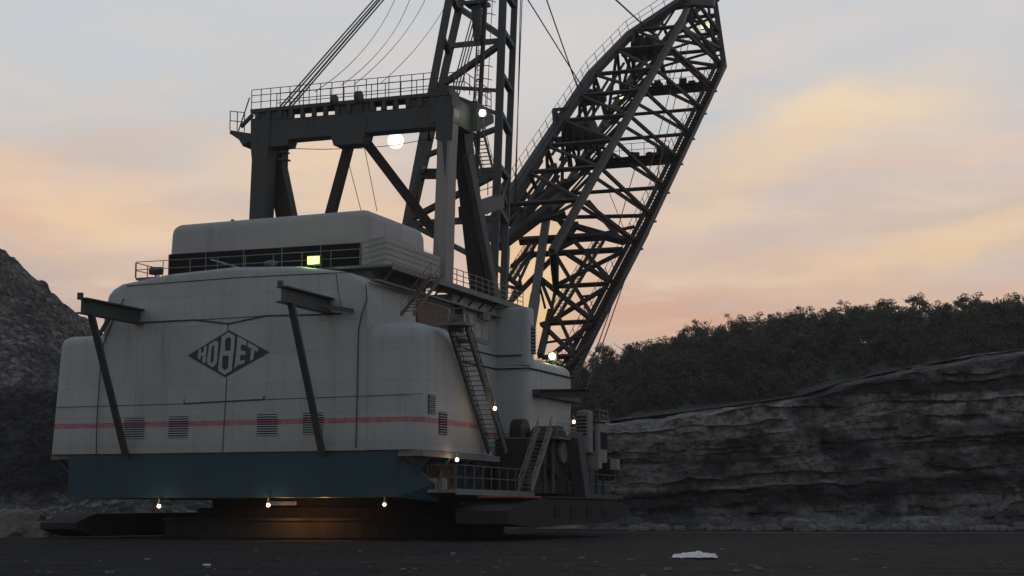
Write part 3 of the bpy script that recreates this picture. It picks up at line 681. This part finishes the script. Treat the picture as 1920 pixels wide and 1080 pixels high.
# left overhanging platform
MB().prism([pt(x,y,b=G) for x,y in [(432,244),(470,250),(472,262),(455,274),(448,262),(430,250)]],(0,1.6,0)).build('end_platform','steel',gb)
rail(gb,[pt(431,244,b=G),pt(458,247,b=G)],1.9,.8,'steel',.05)
MB().bar(pt(452,238,b=G),pt(474,215,b=G),.3).bar(pt(447,246,b=G),pt(468,183,b=G),.09).build('end_ladder','steel',gb)
# posts
def poly_px(pts,b,th,name,m,par): return MB().prism([pt(x,y,b=b) for x,y in pts],(0,th,0)).build(name,m,par)
poly_px([(470,222),(507,222),(505,262),(500,300),(495,412),(467,412),(472,300),(470,278)],G-1,1.9,'gantry_post','steel',root)
poly_px([(500,262),(535,260),(529,280),(528,310),(549,412),(518,412),(506,345),(501,300)],G+1.2,1.3,'gantry_post','boomsteel',root)
MB().bar(pt(524,286,b=G),pt(540,286,b=G),.8,.15).bar(pt(524,299,b=G),pt(541,300,b=G),.9,.15).build('post_bracket','steel',root)
poly_px([(820,200),(847,200),(844,262),(842,300),(835,545),(809,545),(819,300)],G-1.1,1.8,'gantry_post','pale',root)
poly_px([(817,198),(851,198),(847,264),(838,262),(834,330),(829,264),(817,262)],G-1.16,.05,'post_head_plate','steel',root)
# front legs (large dark) on both sides
def thick(p,q,w0,w1,d,name,m,par):
    p=Vector(p); q=Vector(q); mb=MB(); x=Vector((1,0,0)); dd=(q-p).normalized(); y=dd.cross(x).normalized()
    mb.hexa([p-x*w0-y*d,p+x*w0-y*d,p+x*w0+y*d,p-x*w0+y*d,q-x*w1-y*d,q+x*w1-y*d,q+x*w1+y*d,q-x*w1+y*d]); return mb.build(name,m,par)
thick(pt(862,215,a=9.3),pt(908,600,a=9.3),.6,.75,1.05,'gantry_leg','boomsteel',root)
pl=thick(pt(876,290,a=10.2),pt(936,600,a=10.6),.28,.38,.6,'gantry_leg','steel',root)
# cap block at right
MB().box(8.5,10.7,G-1.0,G+4.2,37.9,40.4).box(8.9,10.2,G-.6,G+2,40.4,41.3).prism([(8.4,G+4.2,38.2),(11.2,G+4.2,38.2),(11.2,G+6.4,39.4),(11.2,G+6.4,40.6),(8.4,G+6.4,40.6)],(0,.1,0)).build('gantry_cap','steel',gb)
MB().prism([(9.2,G+4,38.),(9.2,G+8.5,39.8),(9.2,G+8.5,40.5),(9.2,G+4,41)],(2.0,0,0)).build('cap_bracket','steel',gb)
rail(gb,[(9.,G+1,41.2),(11.1,G+1,41.2),(11.1,G+8,41.0)],1.9,1.3,'rust',.05,(.5,1))
# K braces below the beam
thick(pt(660,252,b=G+.5),pt(620,402,b=G+.5),.4,.45,.4,'gantry_brace','boomsteel',root)
MB().bar(pt(674,250,b=G+.5),pt(830,455,b=27),.85,.75).build('gantry_brace','boomsteel',root)
# ---- mast (leans forward over the boom foot)
mast=part('mast')
def mpt(x,y,f=0): return pt(x,y,mast=f)
def ext(p,q,k): return p+(q-p)*k
L1a,L1b=mpt(842,0),mpt(762,420); L2a,L2b=mpt(862,10,4),mpt(790,330,4); R1a,R1b=mpt(943,0),mpt(924,570); R2a,R2b=mpt(965,0,4),mpt(948,430,4)
def atz(p,q,z): return p+(q-p)*((z-p.z)/(q.z-p.z))
TZ=92; BZ=20
ch={}
for nm,p,q,w_ in (('L1',L1a,L1b,.7),('L2',L2a,L2b,.7),('R1',R1a,R1b,.85),('R2',R2a,R2b,.7)):
    ch[nm]=(atz(p,q,TZ-10),atz(p,q,BZ)); o=one('mast_chord','steel',mast,ch[nm][0],ch[nm][1],w_,w_*.9)
def onch(nm,y):
    p,q=ch[nm]; lo,hi=0.,1.
    for _ in range(40):
        m_=(lo+hi)/2; c_=p.lerp(q,m_); X_=O[0]+c_.x*U[0]+c_.y*V[0]; Y_=O[1]+c_.x*U[1]+c_.y*V[1]; f_=Y_*math.cos(PITCH)+(c_.z-CZ)*math.sin(PITCH); u_=-Y_*math.sin(PITCH)+(c_.z-CZ)*math.cos(PITCH)
        if 540-F*u_/f_<y: lo=m_
        else: hi=m_
    return p.lerp(q,lo)
MBR=[('L2',15,'R1',68,.7),('L2',86,'R1',76,.65),('L2',160,'R1',82,.7),('L2',163,'R1',170,.5),('L1',-12,'L2',22,.6),('L1',68,'L2',100,.6),('L1',148,'L2',182,.6),('L1',232,'L2',262,.6),('R1',-20,'R2',14,.6),('R1',57,'R2',90,.7),('R1',137,'R2',172,.65),('R1',210,'R2',250,.7),('R1',310,'R2',335,.7),('R1',385,'R2',418,.7),('R1',395,'R2',330,.5),
('R1',240,'L2',292,.6),('R1',215,'L2',170,.5),('L1',318,'L2',318,.9),('L2',326,'R1',326,1.3),('L2',410,'R1',326,.7),('L1',325,'L2',400,.7),('L2',420,'R1',410,.8),('R1',500,'L2',420,.6),('R1',335,'R2',390,.5)]
for a_,ya,b2,yb,w_ in MBR: one('mast_brace','steel',mast,onch(a_,ya),onch(b2,yb),w_,w_*.8)
apex=Vector((0,(ch['L1'][0].y+ch['R2'][0].y)/2+1,TZ+4))
for k in ('L1','L2','R1','R2'): one('mast_head_strut','steel',mast,ch[k][0],apex,.8)
# cross tie platform mast to gantry
MB().bar(pt(872,400,b=30),pt(934,378,b=44),1.3,1.3).build('mast_tie','steel',root)
rail(root,[pt(884,376,b=34),pt(930,362,b=34)],2.2,.8,'steel',.05,(.33,.66,1))
# hoist ropes inside the mast and caged ladder
def rope(pa,pb,r=.06,k0=0,k1=1,sag=0,name='rope',m='rope'):
    pa=Vector(pa); pb=Vector(pb); ps=[]; n=14 if sag else 1
    for i in range(n+1):
        t=k0+(k1-k0)*i/n; q=pa.lerp(pb,t) if 0<=t<=1 else pa+(pb-pa)*t; q=q-Vector((0,0,sag*4*t*(1-t))); ps.append(q)
    return MB().path(ps,r,5).build(name,m,root)
for i,(x0,x1) in enumerate(((846,888),(851,893),(856,899),(861,904))):
    rope(pt(x0,175,b=G+3),pt(x1,20,b=52),.07,-.05,1.35)
lb=MB(); p=pt(888,330,b=40); q=pt(908,-40,b=46)
for s in (-.45,.45): lb.bar(p+Vector((s,0,0)),q+Vector((s,0,0)),.13)
for k in range(40): c_=p.lerp(q,k/40); lb.bar(c_-Vector((.45,0,0)),c_+Vector((.45,0,0)),.06)
for k in range(12):
    c_=p.lerp(q,(k+3)/15)
    for j in range(8):
        a0=math.pi*j/8; a1=math.pi*(j+1)/8
        lb.tube(c_+Vector((.9*math.cos(a0),1.0*math.sin(a0)*-1,0))+Vector((.6,0,0)),c_+Vector((.9*math.cos(a1),-1.0*math.sin(a1),0))+Vector((.6,0,0)),.05,4)
for s in (.1,.7,1.4): lb.tube(p.lerp(q,.2)+Vector((s,-.8,0)),q+Vector((s,-.8,0)),.04,4)
lb.build('caged_ladder','steel',root)
MB().bar(pt(893,330,b=40),pt(911,-20,b=46),.38).build('rope_pipe','boomsteel',root)
stair(pt(884,245,b=36),pt(906,330,b=36),(1.2,0,0),12,'steel',True)
MB().box(-1.6,1.6,-.8,.8,0,.4)
p=pt(893,8,b=46); MB().box(p.x-1.1,p.x+1.3,p.y-1,p.y+1,p.z-.2,p.z+.2).bar(p+Vector((0,0,-.2)),p+Vector((.3,0,-4)),.9).build('mast_platform','steel',root); rail(root,[p+Vector((-1,-1,.2)),p+Vector((1.2,-1,.2))],1.4,.8,'steel',.05)
# ---- suspension ropes gantry to mast head
for (x0,y0,x1,y1,r_) in ((518,208,700,0,.08),(524,208,707,0,.08),(534,208,712,0,.10),(540,208,719,0,.08)):
    rope(pt(x0,y0,b=G),pt(x1,y1,b=38),r_,0,1.6)
for (pa,pm_,pb) in (((590,172),(680,95),(740,0)),((640,160),(720,85),(768,0)),((665,158),(745,80),(797,0)),((715,155),(780,90),(830,20))):
    A=pt(*pa,b=G); B=pt(*pm_,b=29); C_=pt(*pb,b=38); ps=[]
    for i in range(13):
        t=i/12*1.3; ps.append(A*((1-t)*(1-2*t))+B*(4*t*(1-t))+C_*(t*(2*t-1)))
    MB().path(ps,.035,4).build('thin_cable','rope',root)
for pts in ([(533,278),(600,280),(680,278),(742,272),(790,263),(818,258)],):
    MB().path([pt(x,y,b=G) for x,y in pts],.035,4).build('thin_cable','rope',root)
for a_,b2 in (((640,252),(677,395)),((683,275),(707,396))): rope(pt(*a_,b=G),pt(*b2,b=G),.035,name='thin_cable')
# ropes mast to boom
for (x0,y0,x1,y1) in ((990,0,1093,165),(1025,0,1084,168)): rope(pt(x1,y1,h=12),pt(x0,y0,b=85),.09,0,1.8)
rope(pt(1212,52,h=12),pt(1155,0,b=105),.13,0,2.2)
for (x0,x1) in ((976,966),(979,963)): rope(pt(x0,0,b=62),pt(x1,420,b=62),.06,-.3,1)
# ================================================================ BOOM
boom=part('boom')
def bp(px,py,h=0): return pt(px,py,h=h)
def onb(a,b,h):  # point on boom plane h
    # z from plane: -s*b + c*z = d
    s_,c_=math.sin(EB),math.cos(EB); d=-s_*52.6+c_*8+h; return Vector((a,b,(d+s_*b)/c_))
def seg(name,p,q,w_,h_=None,m='boomsteel'): return one(name,m,boom,p,q,w_,h_,(0,-math.sin(EB),math.cos(EB)))
foot=onb(7.2,66,0)
BR=[onb(6.9,58,0),onb(6.9,67.7,0),onb(7.6,96.5,0),onb(7.5,144.5,0),onb(-.3,171.5,0)]
BLp=[onb(-7.6,101,0),onb(-7.8,108.7,0),onb(-7.6,145.5,0),onb(-1.6,171.5,0)]
UR=[onb(4.9,66,12),onb(4.9,89.5,12),onb(4.9,127.4,12),onb(1.5,150,9)]
UL=[onb(-4.9,70,12),onb(-4.9,80.2,12),onb(-4.4,112.7,12),bp(1190,60,12),bp(1280,0,12)]
seg('chord',BR[0],BR[1],1.1,1.3);seg('chord',BR[1],BR[2],1.0,1.15);seg('chord',BR[2],BR[3],.95,1.05);seg('chord',BR[3],BR[4],.9,1.0); seg('chord',UR[0],pt(1043,545,h=1),.7)
off=Vector((-1.3,0,0)); seg('chord',BR[3]+off,BR[4]+off,.5,.6)
mb=MB()
for k in range(8): c_=BR[3].lerp(BR[4],k/8); mb.bar(c_+off,c_,.25)
mb.build('ladder_rungs','grey',boom)
for L_,w_ in ((BLp,.7),(UR,.76),(UL,.75)):
    for i in range(len(L_)-1): seg('chord',L_[i],L_[i+1],w_,w_*1.1)
# nose
seg('chord',BR[4],onb(0,178,2),1.4); seg('chord',BLp[3],onb(0,178,2),1.2); seg('chord',UL[-1],onb(0,178,4),1.0); seg('chord',UR[-1],onb(0,178,4),1.0)
def on_px(L_,y,ax=None):
    best=None
    for i in range(len(L_)-1):
        for k in range(101):
            c_=L_[i].lerp(L_[i+1],k/100); X_=O[0]+c_.x*U[0]+c_.y*V[0]; Y_=O[1]+c_.x*U[1]+c_.y*V[1]; f_=Y_*math.cos(PITCH)+(c_.z-CZ)*math.sin(PITCH); u_=-Y_*math.sin(PITCH)+(c_.z-CZ)*math.cos(PITCH); e=abs(540-F*u_/f_-y)
            if best is None or e<best[0]: best=(e,c_.copy())
    return best[1]
def at_b(L_,b):
    for p,q in zip(L_,L_[1:]):
        if (p.y-b)*(q.y-b)<=0: return p.lerp(q,(b-p.y)/(q.y-p.y))
    return L_[0] if abs(L_[0].y-b)<abs(L_[-1].y-b) else L_[-1]
yb=[2,28,62,92,125,163,205,250,298,350,403,455]; yu=[-60,-35,-10,18,50,85,130,168,215,262,313,375]
BRn=[on_px(BR,y) for y in yb]; BLn=[at_b(BLp,p.y) for p in BRn]
URn=[on_px(UR,y) for y in yu]; ULn=[at_b(UL,p.y) for p in URn]
for i in range(4,len(yb)):
    w_=1.1 if yb[i] in (163,298) else .42
    seg('cross_beam',BRn[i],BLn[i],w_)
    seg('web_brace',URn[i],BRn[i],.42)
    seg('web_brace',ULn[i],BLn[i],.45)
    seg('top_strut',URn[i],ULn[i],.5)
    seg('web_brace',BLn[i],ULn[i-1],.35)
    if i>=6: seg('diagonal',BLn[i-2],BRn[i],.4); seg('web_brace',URn[i-1],BLn[i],.3)
    if i>=5: seg('frame_brace',BLn[i],URn[i],.38)
    if i>=5: seg('diagonal',URn[i],ULn[i-1],.35)
for i in range(1,4):
    seg('cross_beam',BRn[i],BLn[i],.5); seg('diagonal',BRn[i],BLn[i+1] if i+1<len(BLn) else BLn[i],.35); seg('diagonal',BLn[i],BRn[i+1],.45)
    q=at_b(UR,min(150,127+ (4-i)*6)); seg('web_brace',q,BRn[i+1],.5); seg('web_brace',at_b(UL,min(134,116+(4-i)*5)),BLn[i+1],.45); seg('web_brace',q,BLn[i],.35)
seg('web_brace',URn[4],BRn[3],.4); 
# bays with members between chords seen as fans
for (x0,y0,x1,y1) in ((1277,43,1350,118),(1250,90,1330,165),(1205,165,1150,185),(1183,205,1145,200),(1150,262,1112,264),(1130,237,1158,228),(1098,285,1130,270),(1073,335,1103,322),(1030,392,1080,368),(1030,392,1060,430)):
    seg('frame_brace',bp(x0,y0,6),bp(x1,y1,2),.38)
# head plating near the boom point
MB().prism([bp(x,y,11) for x,y in [(1212,58),(1268,2),(1340,2),(1338,16),(1300,14),(1262,20),(1235,52),(1225,66)]],(0,-.3,.4)).build('head_plate','boomsteel',boom)
MB().prism([bp(x,y,3) for x,y in [(1280,-30),(1345,-30),(1340,14),(1300,10)]],(0,-.3,.4)).build('head_plate','boomsteel',boom)
# sheave nests: dark machinery at two stations on the upper left
for (x,y,s) in ((1088,255,1.0),(1208,90,1.0),(1110,182,.6)):
    c_=bp(x,y,9); mb=MB()
    for k in (-1.6,-.6,.6,1.6): mb.tube(c_+Vector((k*s,0,0)),c_+Vector(((k+.5)*s,0,0)),2.1*s,18)
    mb.bar(c_+Vector((-3.6*s,0,-.5)),c_+Vector((3.6*s,0,-.5)),1.1*s); mb.bar(c_+Vector((-2*s,0,0)),c_+Vector((-2.4*s,3*s,-4*s)),.6*s); mb.bar(c_+Vector((2*s,0,0)),c_+Vector((2.4*s,3*s,-4*s)),.6*s)
    mb.build('sheave_nest','boomsteel',boom)
# triangular stay frames sticking out on the left
mb=MB()
for q in ([(1038,206),(1075,203)],[(1038,206),(1041,262)],[(1041,210),(1053,232)],[(1187,58),(1205,57)],[(1187,58),(1188,82)]): mb.bar(bp(*q[0],h=13),bp(*q[1],h=12),.45)
mb.build('stay_frame','boomsteel',boom)
# catwalk railing above the upper left chord
def chain_rail(L_,off,sp=3.2):
    mb=MB()
    for i in range(len(L_)-1):
        p=L_[i]+off; q=L_[i+1]+off; n=max(1,round((q-p).length/sp)); up=Vector((-.5,0,1.6))
        for k in range(n+1): c_=p.lerp(q,k/n); mb.tube(c_,c_+up,.05,4)
        for l in (.5,1): mb.tube(p+up*l,q+up*l,.045,4)
        mb.bar(p,q,.7,.1)
    return mb
chain_rail(UL,Vector((-.9,0,.3))).build('catwalk','steel',boom)
chain_rail([BR[1]+Vector((-1,0,.6)),BR[2]+Vector((-1,0,.6)),BR[3]+Vector((-1,0,.6))],Vector((0,0,0)),2.5).build('catwalk','boomsteel',boom)
# platforms on the big cross beams
for yy_ in (163,298):
    i=yb.index(yy_); p=BRn[i]; q=BLn[i]
    o=MB().bar(p+Vector((0,0,.6)),q+Vector((0,0,.6)),2.0,.15).build('platform','boomsteel',boom)
    rr_=rail(boom,[p+Vector((-1.2,-.9,.7)),q+Vector((1,-.9,.7))],1.9,1.9,'boomsteel',.05)
    mb=MB(); rq=random.Random(i)
    for k in range(9):
        c_=p.lerp(q,rq.uniform(.1,.9))+Vector((0,0,.7)); s=rq.uniform(.25,.6); mb.box(c_.x-s,c_.x+s,c_.y-.3,c_.y+.3,c_.z,c_.z+rq.uniform(.4,1.2))
    mb.build('platform_equipment','boomsteel',boom)
# boom foot section, read off the photo in the bottom plane
for q in [((1137,443),(975,452),.9),((1137,443),(1172,452),.9),((1167,468),(985,478),.6),((1044,470),(1043,537),.55),((1033,480),(1043,530),.3),((1046,485),(1110,592),.42),((1057,472),(1143,528),.5),((1077,452),(1147,528),.45),
 ((1167,472),(1047,533),.45),((1142,532),(1047,537),.45),((1138,538),(1033,603),.45),((1040,480),(953,570),.5),((1013,522),(1112,602),.5),((1015,528),(1035,577),.4),((1012,537),(1022,577),.3),((1043,537),(1035,575),.35),((1130,552),(1090,556),.22),((1105,603),(1018,607),.45),
 ((950,463),(945,567),.8),((930,500),(975,538),.5),((972,510),(978,537),.28),((953,537),(972,541),.3),((1015,607),(1078,668),.45),((1107,607),(1033,668),.45),((1047,593),(1077,660),.4),((1075,668),(1017,670),.45),((1093,632),(1020,643),.22),((1033,583),(1013,667),.7),
 ((1110,640),(1060,690),.4),((1190,425),(1120,440),.35),((1160,445),(1103,378),.5),((1130,443),(1060,420),.4),((1080,420),(1044,470),.8),((1100,440),(1044,470),.4),((985,478),(960,500),.5),((1000,480),(975,500),.3),((940,600),(1000,470),.3)]:
    if q[2]: seg('foot_brace',pt(*q[0],h=1),pt(*q[1],h=1),q[2])
for q in [((1140,150),(1050,300)),((1155,150),(1075,270)),((1170,118),(1120,200)),((1062,300),(965,440)),((1048,330),(972,432)),((1030,310),(960,405)),((1120,165),(1035,290)),((1100,230),(1040,330))]:
    seg('lacing',pt(*q[0],h=7),pt(*q[1],h=7),.3)
# pale pendant strut
MB().bar(pt(1028,385,h=3),pt(1003,560,h=1),1.0,1.0).build('foot_strut','grey',boom); MB().bar(pt(1004,555,h=1),pt(989,645,h=0),1.15,1.1).build('foot_strut','grey',boom)
seg('chord',pt(1060,353,h=1),pt(1028,388,h=2),1.1)
# chords spreading to the left foot
for q in [((1028,392),(935,462),1.2),((1062,340),(950,420),.8),((1040,310),(948,452),.7),((967,360),(925,445),1.3),((960,345),(930,400),.6),((1075,340),(990,372),.6),((1015,300),(952,400),.5),((1000,330),(955,395),.45),((985,360),(950,410),.45),((1060,400),(990,420),.5)]:
    seg('foot_chord',pt(*q[0],h=8),pt(*q[1],h=8),q[2])
# inclined rope fairlead ladders (reddish)
for p,q in (((1120,452),(1030,600)),((993,458),(948,530))):
    A=pt(*p,h=2.5); B=pt(*q,h=2.5); stair(A,B,(.9,0,0),26,'boomsteel',True,boom,.22,.4,.045)
# stairs running up the right bottom chord
mb=MB(); p=onb(7.5,62,.75); q=onb(7.6,140,.75)
for k in range(95): c_=p.lerp(q,k/95); mb.bar(c_+Vector((-.5,0,0)),c_+Vector((.75,0,0)),.3,.08)
mb.bar(p+Vector((.75,0,0)),q+Vector((.75,0,0)),.12,.25); mb.build('chord_stairs','boomsteel',boom)
mb=MB()
for i in range(5,12): c_=BRn[i]; mb.bar(c_+Vector((-.3,0,-.85)),c_+Vector((.65,0,-.85)),.25,.25)
mb.build('chord_bracket','grey',boom)
# ropes within and below the boom
for (x0,y0,x1,y1,hh_) in ((1296,60,1232,330,6),(1285,60,1215,330,6),(1265,110,1245,165,6),(1195,300,1155,440,6),(1250,250,1225,360,4)): rope(bp(x0,y0,hh_),bp(x1,y1,hh_),.06)
rope(pt(1187,480,h=-2),pt(1126,655,b=62),.07,0,1.35); rope(pt(1152,560,h=-2),pt(1118,655,b=62),.07,0,1.35); rope(pt(1142,360,h=0),pt(1178,450,h=0),.05)
# front house to boom: foot pins
MB().box(5.5,8.6,54,60,7,12).build('foot_bracket','boomsteel',root); MB().box(-8.6,-5.5,54,60,7,12).build('foot_bracket','boomsteel',root); MB().box(-14,14,41.8,58,3.4,6.8).build('front_frame','blue',root)
MB().bar((7,57,10.5),onb(6.9,58.5,0),2.,2.).build('foot_pin','boomsteel',root)
# ================================================================ LAMPS
def flood(c_,w_,h_,m,lens='lamp_lens',roundl=False,parent=root,post=1.2):
    c_=Vector(c_); o=MB().box(c_.x-w_/2-.1,c_.x+w_/2+.1,c_.y+.02,c_.y+.45,c_.z-h_/2-.1,c_.z+h_/2+.1).bar(c_+Vector((0,.25,-h_/2-.05)),c_+Vector((0,.25,-h_/2-post)),.12).build('floodlight','steel',parent)
    l=MB()
    if roundl: l.tube(c_+Vector((0,.0,0)),c_+Vector((0,-.12,0)),w_/2,16)
    else: l.box(c_.x-w_/2,c_.x+w_/2,c_.y-.06,c_.y+.01,c_.z-h_/2,c_.z+h_/2)
    l.build(lens,m,o); return o
def plight(c_,e,colr,r=.15,name='lamp_light'):
    l=bpy.data.lights.new(name,'POINT'); l.energy=e; l.color=colr; l.shadow_soft_size=r; o=bpy.data.objects.new(name,l); COL.objects.link(o); o.parent=root; o.location=c_
c_=pt(588,488,b=1.2); flood(c_,1.05,.62,'lamp_green',post=.6); plight(c_+Vector((0,-.6,0)),60,(.7,1,.3))
c_=pt(905,212,b=G+3.0); flood(c_,.62,.62,'lamp_white',roundl=True); plight(c_+Vector((-.3,-.8,-.2)),30,(.9,1,.6))
c_=pt(1036,668,a=14.3); flood(c_,.7,.7,'lamp_yellow',roundl=True,post=1.1); plight(c_+Vector((0,-.8,-.1)),110,(1,1,.5))
o=flood(pt(1168,181,h=1),1.1,.7,'lamp_yellow',parent=boom); o=flood(pt(1322,49,h=1),1.5,.8,'lamp_yellow',parent=boom)
for (x,y,kw,e,mm) in ((298,949,{'b':-.2},60,'lamp_warm'),(503,947,{'b':-.2},60,'lamp_warm'),(721,946,{'b':-.2},12,'lamp_yellow'),(857,862,{'a':17.6},25,'lamp_warm'),(928,766,{'a':19.4},40,'lamp_warm'),(1076,791,{'a':19.0},15,'lamp_warm')):
    c_=pt(x,y,**kw); o=MB().tube(c_+Vector((0,0,.12)),c_+Vector((0,0,.6)),.06,6).tube(c_+Vector((0,0,.15)),c_+Vector((0,0,.3)),.2,10,.08).build('bulb_lamp','grey',root)
    MB().sphere(c_,.15,12,8).build('bulb',mm,o); plight(c_+Vector((0,-.35,-.05)),e,(1,.6,.35),.15)
plight((7.0,3.4,2.2),260,(1,.42,.12),.3); plight((3.5,3.2,2.2),240,(1,.42,.12),.3)
MB().box(3.2,5.6,1.0,1.3,2.75,3.05).build('lit_bracket','pale',root)

# ================================================================ HAZE
hb=MB().box(-600,600,-40,760,-2,130).build('haze','black')
hm=bpy.data.materials.new('haze'); hm.use_nodes=True; t=hm.node_tree; t.nodes.remove(t.nodes['Principled BSDF']); v=t.nodes.new('ShaderNodeVolumePrincipled'); v.inputs['Color'].default_value=(.85,.86,.88,1); v.inputs['Density'].default_value=.00013; t.links.new(v.outputs[0],t.nodes['Material Output'].inputs['Volume'])
hb.data.materials[0]=hm; tag(hb,'thin evening haze over the pit','haze',kind='stuff')
